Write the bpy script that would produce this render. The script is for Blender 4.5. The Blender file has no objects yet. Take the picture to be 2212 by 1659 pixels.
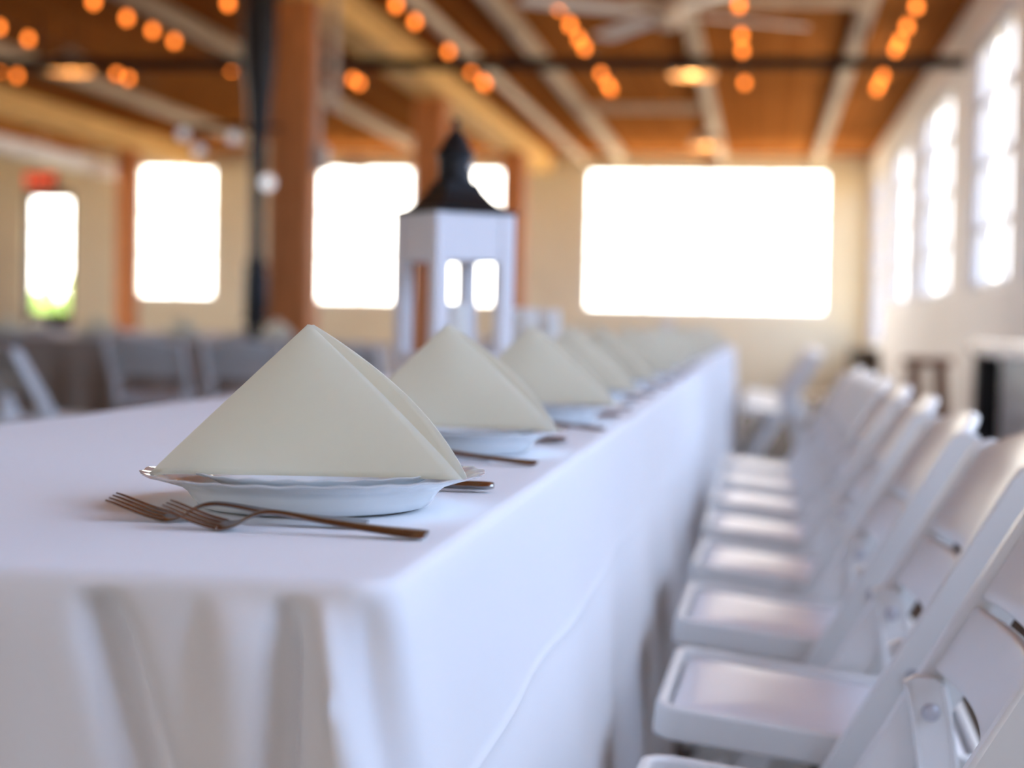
import bpy, bmesh, math, random
from mathutils import Vector, Matrix
random.seed(7)
PI = math.pi
C = bpy.context.scene.collection
scene = bpy.context.scene

# ------------------------------------------------------------------ camera
cam_d = bpy.data.cameras.new('camera'); cam = bpy.data.objects.new('camera', cam_d); C.objects.link(cam)
cam_d.sensor_width = 36.0; cam_d.lens = 36.0 * 3700 / 2212
cam_d.clip_start = 0.05; cam_d.clip_end = 300
cam.matrix_world = (Matrix.Translation((0, 0, 0.8955)) @ Matrix.Rotation(math.radians(8.26), 4, 'Z')
                    @ Matrix.Rotation(math.radians(90 - 2.03), 4, 'X') @ Matrix.Rotation(0.02, 4, 'Z'))
cam_d.dof.use_dof = True; cam_d.dof.focus_distance = 1.34; cam_d.dof.aperture_fstop = 3.5
scene.camera = cam

# ------------------------------------------------------------------ sky, exposure
SKY = 4.2
world = bpy.data.worlds.new('sky'); scene.world = world; world.use_nodes = True
nt = world.node_tree; nt.nodes.clear()
out = nt.nodes.new('ShaderNodeOutputWorld'); bg = nt.nodes.new('ShaderNodeBackground')
tc = nt.nodes.new('ShaderNodeTexCoord'); sx = nt.nodes.new('ShaderNodeSeparateXYZ'); rp = nt.nodes.new('ShaderNodeValToRGB')
mr = nt.nodes.new('ShaderNodeMapRange')
mr.inputs['From Min'].default_value = -1; mr.inputs['From Max'].default_value = 1
nt.links.new(tc.outputs['Generated'], sx.inputs[0]); nt.links.new(sx.outputs['Y'], mr.inputs['Value'])
nt.links.new(mr.outputs['Result'], rp.inputs['Fac'])
rp.color_ramp.elements[0].position = 0.40; rp.color_ramp.elements[0].color = (0.56, 0.61, 0.72, 1)
rp.color_ramp.elements[1].position = 1.0; rp.color_ramp.elements[1].color = (1.9, 1.8, 1.6, 1)
# the clear side of the sky, over the window wall, is brighter and bluer
mr2 = nt.nodes.new('ShaderNodeMapRange'); mr2.inputs['From Min'].default_value = -0.1; mr2.inputs['From Max'].default_value = 0.9
nt.links.new(sx.outputs['X'], mr2.inputs['Value'])
mxs = nt.nodes.new('ShaderNodeMix'); mxs.data_type = 'RGBA'
nt.links.new(mr2.outputs['Result'], mxs.inputs['Factor']); nt.links.new(rp.outputs['Color'], mxs.inputs[6]); mxs.inputs[7].default_value = (0.80, 1.10, 1.72, 1)
mr3 = nt.nodes.new('ShaderNodeMapRange'); mr3.inputs['From Min'].default_value = 0.3; mr3.inputs['From Max'].default_value = 0.95
ng = nt.nodes.new('ShaderNodeMath'); ng.operation = 'MULTIPLY'; ng.inputs[1].default_value = -1.0
nt.links.new(sx.outputs['X'], ng.inputs[0]); nt.links.new(ng.outputs[0], mr3.inputs['Value'])
mx3 = nt.nodes.new('ShaderNodeMix'); mx3.data_type = 'RGBA'       # sunny side of the sky, over the far long wall
nt.links.new(mr3.outputs['Result'], mx3.inputs['Factor']); nt.links.new(mxs.outputs[2], mx3.inputs[6]); mx3.inputs[7].default_value = (3.5, 3.35, 3.15, 1)
nt.links.new(mx3.outputs[2], bg.inputs['Color']); bg.inputs['Strength'].default_value = SKY
nt.links.new(bg.outputs[0], out.inputs[0])
vs = scene.view_settings
scene.display_settings.display_device = 'sRGB'
vs.view_transform = 'Standard'; vs.look = 'None'; vs.gamma = 1.0; vs.use_curve_mapping = False
vs.exposure = 0.18
scene.cycles.max_bounces = 10; scene.cycles.diffuse_bounces = 6; scene.cycles.transparent_max_bounces = 16
scene.cycles.sample_clamp_indirect = 8.0
scene.cycles.caustics_reflective = False; scene.cycles.caustics_refractive = False

sun_d = bpy.data.lights.new('sun', 'SUN'); sun_d.energy = 22; sun_d.angle = 0.02; sun_d.color = (1.0, 0.90, 0.74)
sun = bpy.data.objects.new('sun', sun_d); C.objects.link(sun); sun.rotation_euler = Vector((0.30, -0.60, -1.0)).to_track_quat('-Z', 'Y').to_euler()

def portal(loc, rot, sx_, sy_):
    """a light portal in a window opening: only tells the renderer where daylight enters"""
    l = bpy.data.lights.new('window_portal', 'AREA'); l.shape = 'RECTANGLE'; l.size = sx_; l.size_y = sy_
    l.cycles.is_portal = True
    o = bpy.data.objects.new('window_portal', l); C.objects.link(o); o.location = loc; o.rotation_euler = rot

# ------------------------------------------------------------------ materials
def newmat(name):
    m = bpy.data.materials.new(name); m.use_nodes = True
    return m, m.node_tree, m.node_tree.nodes['Principled BSDF']

def mat(name, col, rough=0.5, metal=0.0, var=0.08, scale=8.0, bump=0.0, bscale=60.0, stretch=(1, 1, 1), coat=0.0, spec=None):
    m, t, b = newmat(name)
    b.inputs['Roughness'].default_value = rough; b.inputs['Metallic'].default_value = metal
    if coat: b.inputs['Coat Weight'].default_value = coat
    if spec is not None: b.inputs['Specular IOR Level'].default_value = spec
    co = t.nodes.new('ShaderNodeTexCoord'); mp = t.nodes.new('ShaderNodeMapping'); mp.inputs['Scale'].default_value = stretch
    t.links.new(co.outputs['Object'], mp.inputs['Vector'])
    n = t.nodes.new('ShaderNodeTexNoise'); n.inputs['Scale'].default_value = scale; n.inputs['Detail'].default_value = 4
    t.links.new(mp.outputs[0], n.inputs['Vector'])
    r = t.nodes.new('ShaderNodeValToRGB')
    r.color_ramp.elements[0].position = 0.3; r.color_ramp.elements[1].position = 0.7
    r.color_ramp.elements[0].color = tuple(c * (1 - var) for c in col) + (1,)
    r.color_ramp.elements[1].color = tuple(min(1, c * (1 + var)) for c in col) + (1,)
    t.links.new(n.outputs['Fac'], r.inputs['Fac']); t.links.new(r.outputs['Color'], b.inputs['Base Color'])
    if bump:
        n2 = t.nodes.new('ShaderNodeTexNoise'); n2.inputs['Scale'].default_value = bscale; n2.inputs['Detail'].default_value = 3
        t.links.new(mp.outputs[0], n2.inputs['Vector'])
        bp = t.nodes.new('ShaderNodeBump'); bp.inputs['Strength'].default_value = bump; bp.inputs['Distance'].default_value = 0.002
        t.links.new(n2.outputs['Fac'], bp.inputs['Height']); t.links.new(bp.outputs['Normal'], b.inputs['Normal'])
    return m

def cloth_mat(name, col, trans=0.0, wr=0.25):
    m, t, b = newmat(name)
    b.inputs['Base Color'].default_value = col + (1,); b.inputs['Roughness'].default_value = 0.85
    b.inputs['Sheen Weight'].default_value = 0.15; b.inputs['Specular IOR Level'].default_value = 0.2
    co = t.nodes.new('ShaderNodeTexCoord')
    n = t.nodes.new('ShaderNodeTexNoise'); n.inputs['Scale'].default_value = 7; n.inputs['Detail'].default_value = 2
    w1 = t.nodes.new('ShaderNodeTexNoise'); w1.inputs['Scale'].default_value = 900; w1.inputs['Detail'].default_value = 1
    mx = t.nodes.new('ShaderNodeMath'); mx.operation = 'MULTIPLY_ADD'; mx.inputs[1].default_value = 0.03
    t.links.new(co.outputs['Object'], n.inputs['Vector']); t.links.new(co.outputs['Object'], w1.inputs['Vector'])
    t.links.new(w1.outputs['Fac'], mx.inputs[0]); t.links.new(n.outputs['Fac'], mx.inputs[2])
    bp = t.nodes.new('ShaderNodeBump'); bp.inputs['Strength'].default_value = wr; bp.inputs['Distance'].default_value = 0.006
    t.links.new(mx.outputs[0], bp.inputs['Height']); t.links.new(bp.outputs['Normal'], b.inputs['Normal'])
    if trans:
        tr = t.nodes.new('ShaderNodeBsdfTranslucent'); tr.inputs['Color'].default_value = col + (1,)
        ms = t.nodes.new('ShaderNodeMixShader'); ms.inputs[0].default_value = trans
        o = t.nodes['Material Output']
        t.links.new(b.outputs[0], ms.inputs[1]); t.links.new(tr.outputs[0], ms.inputs[2]); t.links.new(ms.outputs[0], o.inputs['Surface'])
    return m

def boards_mat(name, c1, c2, width, axis, rough=0.55, gap=(0.03, 0.015, 0.006), spec=0.5):
    """boards with dark joints; AXIS is the direction across the boards"""
    m, t, b = newmat(name); b.inputs['Roughness'].default_value = rough; b.inputs['Specular IOR Level'].default_value = spec
    co = t.nodes.new('ShaderNodeTexCoord'); s = t.nodes.new('ShaderNodeSeparateXYZ'); t.links.new(co.outputs['Object'], s.inputs[0])
    d = t.nodes.new('ShaderNodeMath'); d.operation = 'DIVIDE'; d.inputs[1].default_value = width; t.links.new(s.outputs[axis], d.inputs[0])
    fl = t.nodes.new('ShaderNodeMath'); fl.operation = 'FLOOR'; t.links.new(d.outputs[0], fl.inputs[0])
    fr = t.nodes.new('ShaderNodeMath'); fr.operation = 'FRACT'; t.links.new(d.outputs[0], fr.inputs[0])
    wn = t.nodes.new('ShaderNodeTexWhiteNoise'); wn.noise_dimensions = '1D'; t.links.new(fl.outputs[0], wn.inputs['W'])
    n = t.nodes.new('ShaderNodeTexNoise'); n.inputs['Scale'].default_value = 3; n.inputs['Detail'].default_value = 6
    mp = t.nodes.new('ShaderNodeMapping'); mp.inputs['Scale'].default_value = (6, 0.6, 6) if axis == 'X' else (0.6, 6, 6)
    t.links.new(co.outputs['Object'], mp.inputs['Vector']); t.links.new(mp.outputs[0], n.inputs['Vector'])
    ad = t.nodes.new('ShaderNodeMath'); ad.operation = 'MULTIPLY_ADD'; ad.inputs[1].default_value = 0.5
    hf = t.nodes.new('ShaderNodeMath'); hf.operation = 'MULTIPLY'; hf.inputs[1].default_value = 0.55; t.links.new(n.outputs['Fac'], hf.inputs[0])
    t.links.new(wn.outputs['Value'], ad.inputs[0]); t.links.new(hf.outputs[0], ad.inputs[2])
    mx = t.nodes.new('ShaderNodeMix'); mx.data_type = 'RGBA'
    t.links.new(ad.outputs[0], mx.inputs['Factor']); mx.inputs[6].default_value = c1 + (1,); mx.inputs[7].default_value = c2 + (1,)
    lt = t.nodes.new('ShaderNodeMath'); lt.operation = 'LESS_THAN'; lt.inputs[1].default_value = 0.04; t.links.new(fr.outputs[0], lt.inputs[0])
    m2 = t.nodes.new('ShaderNodeMix'); m2.data_type = 'RGBA'; t.links.new(lt.outputs[0], m2.inputs['Factor'])
    t.links.new(mx.outputs[2], m2.inputs[6]); m2.inputs[7].default_value = gap + (1,)
    t.links.new(m2.outputs[2], b.inputs['Base Color'])
    return m

def glass_mat(name, tint=(1, 1, 1)):
    """thin window pane: lets light through, reflects more at grazing angles"""
    m = bpy.data.materials.new(name); m.use_nodes = True; t = m.node_tree; t.nodes.clear()
    o = t.nodes.new('ShaderNodeOutputMaterial'); tr = t.nodes.new('ShaderNodeBsdfTransparent'); gl = t.nodes.new('ShaderNodeBsdfGlossy')
    gl.inputs['Roughness'].default_value = 0.02; tr.inputs['Color'].default_value = tint + (1,)
    lw = t.nodes.new('ShaderNodeLayerWeight'); lw.inputs['Blend'].default_value = 0.5
    pw = t.nodes.new('ShaderNodeMath'); pw.operation = 'POWER'; pw.inputs[1].default_value = 5.0; t.links.new(lw.outputs['Facing'], pw.inputs[0])
    f = t.nodes.new('ShaderNodeMath'); f.operation = 'MULTIPLY_ADD'; f.inputs[1].default_value = 0.45; f.inputs[2].default_value = 0.02
    t.links.new(pw.outputs[0], f.inputs[0])
    ms = t.nodes.new('ShaderNodeMixShader'); t.links.new(f.outputs[0], ms.inputs[0])
    t.links.new(tr.outputs[0], ms.inputs[1]); t.links.new(gl.outputs[0], ms.inputs[2]); t.links.new(ms.outputs[0], o.inputs['Surface'])
    return m

def emit_mat(name, col, strength, base=(0.8, 0.8, 0.8)):
    m, t, b = newmat(name)
    b.inputs['Base Color'].default_value = base + (1,); b.inputs['Roughness'].default_value = 0.4
    b.inputs['Emission Color'].default_value = col + (1,); b.inputs['Emission Strength'].default_value = strength
    return m

M = {}
M['cloth'] = cloth_mat('white_tablecloth_fabric', (0.86, 0.86, 0.87))
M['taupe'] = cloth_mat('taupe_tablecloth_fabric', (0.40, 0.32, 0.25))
M['napkin'] = cloth_mat('ivory_napkin_fabric', (0.90, 0.88, 0.78), trans=0.62, wr=0.12)
M['china'] = mat('white_china', (0.80, 0.84, 0.85), rough=0.16, var=0.01, coat=0.3)
M['steel'] = mat('polished_cutlery_steel', (0.42, 0.40, 0.39), rough=0.24, metal=1.0, var=0.03)
M['resin'] = mat('white_resin', (0.77, 0.77, 0.75), rough=0.32, var=0.015, scale=3, bump=0.05, bscale=300)
M['pad'] = mat('white_vinyl_pad', (0.77, 0.76, 0.78), rough=0.30, var=0.015, scale=3, bump=0.06, bscale=120)
M['bolt'] = mat('grey_bolt_steel', (0.52, 0.52, 0.55), rough=0.4, metal=0.3, var=0.02)
M['lantern_white'] = mat('white_painted_wood', (0.80, 0.80, 0.82), rough=0.5, var=0.03)
M['black_metal'] = mat('black_painted_metal', (0.012, 0.011, 0.011), rough=0.45, var=0.2, metal=0.0, spec=0.25)
M['chrome'] = mat('chrome', (0.9, 0.9, 0.9), rough=0.08, metal=1.0, var=0.0)
M['frosted'] = cloth_mat('frosted_white_glass', (0.93, 0.92, 0.88), trans=0.6, wr=0.0)
M['candle'] = mat('ivory_candle_wax', (0.85, 0.82, 0.74), rough=0.5, var=0.02)
M['pillar'] = mat('brown_stained_timber', (0.60, 0.222, 0.074), rough=0.65, var=0.25, scale=6, stretch=(8, 8, 0.6), bump=0.2, bscale=30, spec=0.2)
M['beam'] = mat('golden_timber_beam', (0.82, 0.52, 0.20), rough=0.7, var=0.25, scale=5, stretch=(8, 0.5, 8), bump=0.2, bscale=30, spec=0.15)
M['ceil'] = boards_mat('orange_brown_ceiling_boards', (0.29, 0.098, 0.026), (0.47, 0.190, 0.058), 0.14, 'X', rough=0.9, spec=0.0)
M['floor'] = boards_mat('dark_brown_floor_boards', (0.085, 0.066, 0.05), (0.14, 0.11, 0.085), 0.11, 'X', rough=0.75, spec=0.2)
M['cream'] = mat('cream_wall_paint', (0.86, 0.80, 0.59), rough=0.85, spec=0.1, var=0.04, scale=2, bump=0.2, bscale=40)
M['white_wall'] = mat('white_wall_paint', (0.94, 0.94, 0.92), rough=0.75, var=0.03, scale=2, bump=0.2, bscale=40)
M['galv'] = mat('grey_galvanised_steel', (0.56, 0.47, 0.38), rough=0.6, metal=0.0, var=0.12, scale=4)
M['winframe'] = mat('grey_steel_window_frame', (0.50, 0.53, 0.58), rough=0.5, var=0.05)
M['whiteframe'] = mat('white_window_frame', (0.82, 0.81, 0.78), rough=0.5, var=0.03)
M['glass'] = glass_mat('window_glass')
M['jar_glass'] = glass_mat('jar_glass')
M['bounce_yard'] = mat('pale_bounce_gravel', (0.50, 0.40, 0.26), rough=0.9, var=0.3, scale=3, bump=0.5, bscale=30)  # unseen yard, warm tan chosen to bounce light up onto the ceiling
M['hedge'] = mat('yellow_green_hedge', (0.26, 0.40, 0.07), rough=0.9, var=0.45, scale=9, bump=0.8, bscale=40)
M['white_metal'] = mat('white_painted_metal', (0.80, 0.80, 0.78), rough=0.4, var=0.03)
M['counter_top'] = mat('glossy_white_counter', (0.94, 0.94, 0.93), rough=0.22, var=0.01, coat=0.5)
M['counter_panel'] = mat('pale_grey_panel', (0.60, 0.60, 0.56), rough=0.6, var=0.04)
M['brown_wood'] = mat('brown_stool_wood', (0.26, 0.125, 0.06), rough=0.5, var=0.25, scale=6, stretch=(6, 6, 0.7))
M['bulb'] = emit_mat('orange_bulb_glow', (1.0, 0.215, 0.026), 4.8, (0.8, 0.4, 0.1))
M['warm_bulb'] = emit_mat('warm_lamp_bulb', (1.0, 0.44, 0.13), 11.0)
M['shade_in'] = mat('cream_shade_lining', (0.92, 0.80, 0.60), rough=0.6, var=0.02)
M['spot_lens'] = emit_mat('white_spot_lens', (0.85, 0.85, 0.88), 0.36)
M['spot_lens_bright'] = emit_mat('bright_spot_lens', (0.9, 0.9, 0.92), 0.9)
M['exit_red'] = emit_mat('red_exit_glow', (1.0, 0.08, 0.02), 1.0, (0.6, 0.05, 0.03))
M['exit_box'] = mat('exit_housing', (0.30, 0.06, 0.03), rough=0.5, var=0.05)

# ------------------------------------------------------------------ mesh helpers
def NB(): return bmesh.new()

def add_box(bm, lo, hi, mtx=None):
    vs_ = [bm.verts.new(Vector((x, y, z))) for x in (lo[0], hi[0]) for y in (lo[1], hi[1]) for z in (lo[2], hi[2])]
    for f in ((0, 1, 3, 2), (4, 6, 7, 5), (0, 4, 5, 1), (2, 3, 7, 6), (0, 2, 6, 4), (1, 5, 7, 3)):
        bm.faces.new([vs_[i] for i in f])
    if mtx is not None:
        for v in vs_: v.co = mtx @ v.co
    return vs_

def add_prism(bm, poly, lo, hi, axis='Y'):
    """extrude a 2D polygon along an axis: poly is (x,z) for Y, (y,z) for X, (x,y) for Z"""
    def p(a, b, c): return {'Y': (a, c, b), 'X': (c, a, b), 'Z': (a, b, c)}[axis]
    a = [bm.verts.new(p(u, v, lo)) for u, v in poly]; b = [bm.verts.new(p(u, v, hi)) for u, v in poly]
    n = len(poly)
    bm.faces.new(a); bm.faces.new(b[::-1])
    for i in range(n): bm.faces.new((a[i], b[i], b[(i + 1) % n], a[(i + 1) % n]))

def add_tube(bm, pts, r, n=8, caps=True):
    pts = [Vector(p) for p in pts]; rings = []
    for i, p in enumerate(pts):
        d = (pts[min(i + 1, len(pts) - 1)] - pts[max(i - 1, 0)]).normalized()
        up = Vector((0, 0, 1)) if abs(d.z) < 0.95 else Vector((1, 0, 0))
        a = d.cross(up).normalized(); b = d.cross(a).normalized()
        rr = r[i] if isinstance(r, (list, tuple)) else r
        rings.append([bm.verts.new(p + (a * math.cos(t) + b * math.sin(t)) * rr) for t in (2 * PI * k / n for k in range(n))])
    for i in range(len(rings) - 1):
        for k in range(n): bm.faces.new((rings[i][k], rings[i][(k + 1) % n], rings[i + 1][(k + 1) % n], rings[i + 1][k]))
    if caps: bm.faces.new(rings[0][::-1]); bm.faces.new(rings[-1])

def add_lathe(bm, prof, n=48, c=(0, 0, 0), wave=None):
    """prof: (r,z) pairs; r=0 closes. wave(r, z, angle) -> (r, z)"""
    rings = []
    for r, z in prof:
        if r < 1e-6: rings.append([bm.verts.new((c[0], c[1], c[2] + z))]); continue
        ring = []
        for k in range(n):
            t = 2 * PI * k / n; rr, zz = wave(r, z, t) if wave else (r, z)
            ring.append(bm.verts.new((c[0] + rr * math.cos(t), c[1] + rr * math.sin(t), c[2] + zz)))
        rings.append(ring)
    for a, b in zip(rings, rings[1:]):
        for k in range(n):
            k2 = (k + 1) % n
            if len(a) == 1 and len(b) == 1: continue
            if len(a) == 1: bm.faces.new((a[0], b[k2], b[k]))
            elif len(b) == 1: bm.faces.new((a[k], a[k2], b[0]))
            else: bm.faces.new((a[k], a[k2], b[k2], b[k]))

def add_grid(bm, fn, nu, nv):
    """fn(u,v) -> point, u,v in 0..1"""
    g = [[bm.verts.new(fn(i / nu, j / nv)) for j in range(nv + 1)] for i in range(nu + 1)]
    for i in range(nu):
        for j in range(nv): bm.faces.new((g[i][j], g[i + 1][j], g[i + 1][j + 1], g[i][j + 1]))
    return g

def obj(name, bm, m, parent=None, bevel=0.0, solid=0.0, smooth=True, angle=40, seg=2, solid_off=0.0):
    bmesh.ops.recalc_face_normals(bm, faces=bm.faces[:])
    me = bpy.data.meshes.new(name); bm.to_mesh(me); bm.free()
    if smooth:
        for p in me.polygons: p.use_smooth = True
        me.set_sharp_from_angle(angle=math.radians(angle))
    me.materials.append(m)
    o = bpy.data.objects.new(name, me); C.objects.link(o)
    if parent is not None: o.parent = parent
    if solid:
        s = o.modifiers.new('thickness', 'SOLIDIFY'); s.thickness = solid; s.offset = solid_off
    if bevel:
        b = o.modifiers.new('bevel', 'BEVEL'); b.width = bevel; b.segments = seg; b.limit_method = 'ANGLE'; b.angle_limit = math.radians(35)
        b.harden_normals = False
    return o

def boxobj(name, lo, hi, m, parent=None, bevel=0.0):
    bm = NB(); add_box(bm, lo, hi); return obj(name, bm, m, parent, bevel=bevel, smooth=bevel > 0)

def tag(o, label, cat, group=None, kind=None):
    o['label'] = label; o['category'] = cat
    if group: o['group'] = group
    if kind: o['kind'] = kind
    return o

def thing(name, label, cat, loc=(0, 0, 0), rotz=0.0, group=None):
    o = bpy.data.objects.new(name, None); C.objects.link(o); o.location = loc; o.rotation_euler = (0, 0, rotz)
    return tag(o, label, cat, group)

def struct(o):
    o['kind'] = 'structure'; return o

def copy_tree(o, parent=None):
    c = o.copy(); C.objects.link(c); c.parent = parent
    for ch in list(o.children): copy_tree(ch, c)
    return c

ORD = ['first', 'second', 'third', 'fourth', 'fifth', 'sixth', 'seventh', 'eighth', 'ninth', 'tenth', 'eleventh', 'twelfth',
       'thirteenth', 'fourteenth', 'fifteenth', 'sixteenth', 'seventeenth', 'eighteenth', 'nineteenth', 'twentieth']

# ------------------------------------------------------------------ room shell
XL, XR, YB, YF, ZC = -13.5, 1.5, -7.0, 25.0, 3.38
struct(boxobj('floor', (XL - 0.4, YB - 0.4, -0.15), (XR + 0.4, YF + 0.4, 0), M['floor']))
struct(boxobj('ceiling', (XL - 0.4, YB - 0.4, ZC), (XR + 0.4, YF + 0.4, ZC + 0.2), M['ceil']))

def wall_with_openings(name, a0, a1, face, thick, openings, m, along):
    """wall from a0 to a1 along an axis with rectangular openings (s0, s1, z0, z1)"""
    bm = NB()
    def put(s0, s1, z0, z1):
        if s1 - s0 < 1e-4 or z1 - z0 < 1e-4: return
        if along == 'X': add_box(bm, (s0, min(face, face + thick), z0), (s1, max(face, face + thick), z1))
        else: add_box(bm, (min(face, face + thick), s0, z0), (max(face, face + thick), s1, z1))
    s = a0
    for s0, s1, z0, z1 in sorted(openings):
        put(s, s0, 0, ZC); put(s0, s1, 0, z0); put(s0, s1, z1, ZC); s = s1
    put(s, a1, 0, ZC)
    return struct(obj(name, bm, m, smooth=False))

far_open = [(-10.46 - 0.80, -10.46, 0.0, 2.78), (-9.46, -8.2, 1.17, 3.2), (-6.72, -3.70, 1.13, 3.2), (-2.60, 0.92, 1.10, 3.18)]
right_open = [(22.3, 24.7, 0.72, 3.0), (18.3, 21.2, 1.2, 3.0), (14.5, 17.4, 1.2, 3.0), (11.0, 13.1, 1.2, 3.0), (7.4, 10.3, 1.2, 3.0),
              (3.6, 6.6, 1.2, 3.0), (-0.2, 2.8, 1.2, 3.0)]
rear_fill_open = [(-7.8, -4.0, 0.9, 3.2), (-3.0, 0.9, 0.9, 3.2)]  # unseen rear windows, sized for fill light from behind the camera
left_fill_open = [(12.6, 16.8, 0.8, 3.2), (17.4, 21.4, 0.8, 3.2)]  # unseen side windows, added to fill the hall and window wall with light
wall_with_openings('wall_far', XL, XR, YF, 0.35, far_open, M['cream'], 'X')
wall_with_openings('wall_right', YB, YF, XR, 0.16, right_open, M['white_wall'], 'Y')
wall_with_openings('wall_left', YB, YF, XL, -0.35, left_fill_open, M['cream'], 'Y')
wall_with_openings('wall_rear', XL, XR, YB, -0.35, rear_fill_open, M['white_wall'], 'X')

win_no = [0]
def window(s0, s1, z0, z1, face, along, outward, fm, nvert, hors, bar=0.045, depth=0.06, inset=0.07, pout=0.33):
    win_no[0] += 1
    e = bpy.data.objects.new('window_%d' % win_no[0], None); C.objects.link(e); struct(e)
    off = face + outward * inset
    cx = (s0 + s1) / 2
    e.location = (cx, off, z0) if along == 'X' else (off, cx, z0)
    w = s1 - s0; h = z1 - z0
    def bx(bm, a0, a1, b0, b1, d=depth):
        if along == 'X': add_box(bm, (a0, -d / 2, b0), (a1, d / 2, b1))
        else: add_box(bm, (-d / 2, a0, b0), (d / 2, a1, b1))
    bm = NB(); t = 0.06
    bx(bm, -w / 2, w / 2, 0, t); bx(bm, -w / 2, w / 2, h - t, h)
    bx(bm, -w / 2, -w / 2 + t, t, h - t); bx(bm, w / 2 - t, w / 2, t, h - t)
    for k in range(1, nvert):
        x = -w / 2 + w * k / nvert; bx(bm, x - bar / 2, x + bar / 2, t, h - t, depth * 0.9)
    for z in hors: bx(bm, -w / 2 + t, w / 2 - t, z - z0 - bar / 2, z - z0 + bar / 2, depth * 0.7)
    struct(obj('window_frame', bm, fm, e, smooth=False))
    bm = NB()
    if along == 'X': add_box(bm, (-w / 2 + 0.03, 0.008, 0.03), (w / 2 - 0.03, 0.012, h - 0.03))
    else: add_box(bm, (0.008, -w / 2 + 0.03, 0.03), (0.012, w / 2 - 0.03, h - 0.03))
    struct(obj('window_glass', bm, M['glass'], e, smooth=False))
    if along == 'X':
        portal((cx, face + outward * pout, (z0 + z1) / 2), (outward * -PI / 2, 0, 0), w, h)
    else:
        portal((face + outward * pout, cx, (z0 + z1) / 2), (0, outward * PI / 2, 0), h, w)
    return e

for (s0, s1, z0, z1) in far_open[1:]:
    window(s0, s1, z0, z1, YF, 'X', 1, M['whiteframe'], max(2, round((s1 - s0) / 0.85)), (1.85, 2.5), bar=0.03)
for (s0, s1, z0, z1) in right_open:
    window(s0, s1, z0, z1, XR, 'Y', 1, M['winframe'], 3, (1.64, 2.1, 2.55), bar=0.05, depth=0.045, inset=0.06, pout=0.15)
for (s0, s1, z0, z1) in rear_fill_open:
    window(s0, s1, z0, z1, YB, 'X', -1, M['whiteframe'], 4, (1.8, 2.5), bar=0.03)

for (s0, s1, z0, z1) in left_fill_open:
    window(s0, s1, z0, z1, XL, 'Y', -1, M['whiteframe'], 4, (1.8, 2.5), bar=0.03)

# the glazed door in the far wall
d = struct(bpy.data.objects.new('door_1', None)); C.objects.link(d); d.location = (-10.86, YF + 0.14, 0)
bm = NB()
add_box(bm, (-0.40, -0.05, 0), (-0.32, 0.05, 2.78)); add_box(bm, (0.32, -0.05, 0), (0.40, 0.05, 2.78)); add_box(bm, (-0.32, -0.05, 2.66), (0.32, 0.05, 2.78))
add_box(bm, (-0.32, -0.03, 0.01), (0.32, 0.03, 0.92))
obj('door_frame', bm, M['black_metal'], d, smooth=False)
bm = NB(); add_box(bm, (-0.32, -0.004, 0.92), (0.32, 0.004, 2.66)); obj('door_glass', bm, M['glass'], d, smooth=False)
bm = NB()
for z in (1.36, 1.80, 2.24): add_box(bm, (-0.32, -0.012, z - 0.012), (0.32, -0.005, z + 0.012))
obj('glazing_bar', bm, M['whiteframe'], d, smooth=False)
bm = NB(); add_tube(bm, [(0.25, -0.04, 1.0), (0.25, -0.09, 1.02), (0.25, -0.09, 1.22), (0.25, -0.04, 1.24)], 0.012); obj('door_handle', bm, M['chrome'], d)
portal((-10.86, YF + 0.33, 1.79), (-PI / 2, 0, 0), 0.64, 1.74)

# outside
struct(boxobj('ground', (-60, -40, -0.6), (50, 90, -0.4), M['bounce_yard']))
bm = NB()
def hedge_pt(u, v):
    a = v * PI; r = 0.75 + 0.12 * math.sin(u * 43) * math.sin(v * 9 + u * 17) + 0.08 * math.sin(u * 111 + v * 5)
    return (-18 + 6.0 * u, 30 - math.cos(a) * r * 0.8, -0.45 + math.sin(a) * r * 2.35)
add_grid(bm, hedge_pt, 90, 20)
tag(obj('hedge', bm, M['hedge'], None), 'sunlit yellow-green hedge outside the glazed far door', 'hedge', kind='thing')

# ------------------------------------------------------------------ timber posts, beams, ceiling steel
def post(x, y, label, w=0.30):
    bm = NB(); h = w / 2; c = 0.02
    add_prism(bm, [(-h + c, -h), (h - c, -h), (h, -h + c), (h, h - c), (h - c, h), (-h + c, h), (-h, h - c), (-h, -h + c)], 0, 3.10, 'Z')
    o = obj('timber_post', bm, M['pillar'], smooth=False); o.location = (x, y, 0)
    return tag(o, label, 'post', 'square timber posts of the hall')
post(-3.265, 11.7, 'thick square brown timber post nearest the camera beside the black pipe')
post(-3.30, 16.8, 'brown timber post standing behind the white lantern')
post(-3.22, 22.0, 'brown timber post near far wall just beyond the lantern, beside blown-out window')
post(-8.43, 22.0, 'brown timber post at the left edge of the narrow bright window', 0.25)
for bx_, lab in ((-3.25, 'golden timber ceiling beam carried by the nearest brown post'), (-8.43, 'golden timber ceiling beam over the post by the narrow window')):
    bm = NB(); add_box(bm, (-0.16, -7.0, 0), (0.16, 25.0, 0.28)); o = obj('ceiling_beam', bm, M['beam'], bevel=0.01); o.location = (bx_, 0, 3.10)
    tag(o, lab, 'beam', 'timber beams along the hall')
joists = [(0.72, 'grey steel ceiling track nearest the window wall'), (-0.62, 'grey steel ceiling track above the hanging dome lamps'),
          (-2.06, 'grey steel ceiling track crossing above the ceiling fan side'), (-4.78, 'grey steel ceiling track beyond the golden beam of the nearest post'),
          (-7.0, 'grey steel ceiling track nearest the outer golden beam')]
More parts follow.
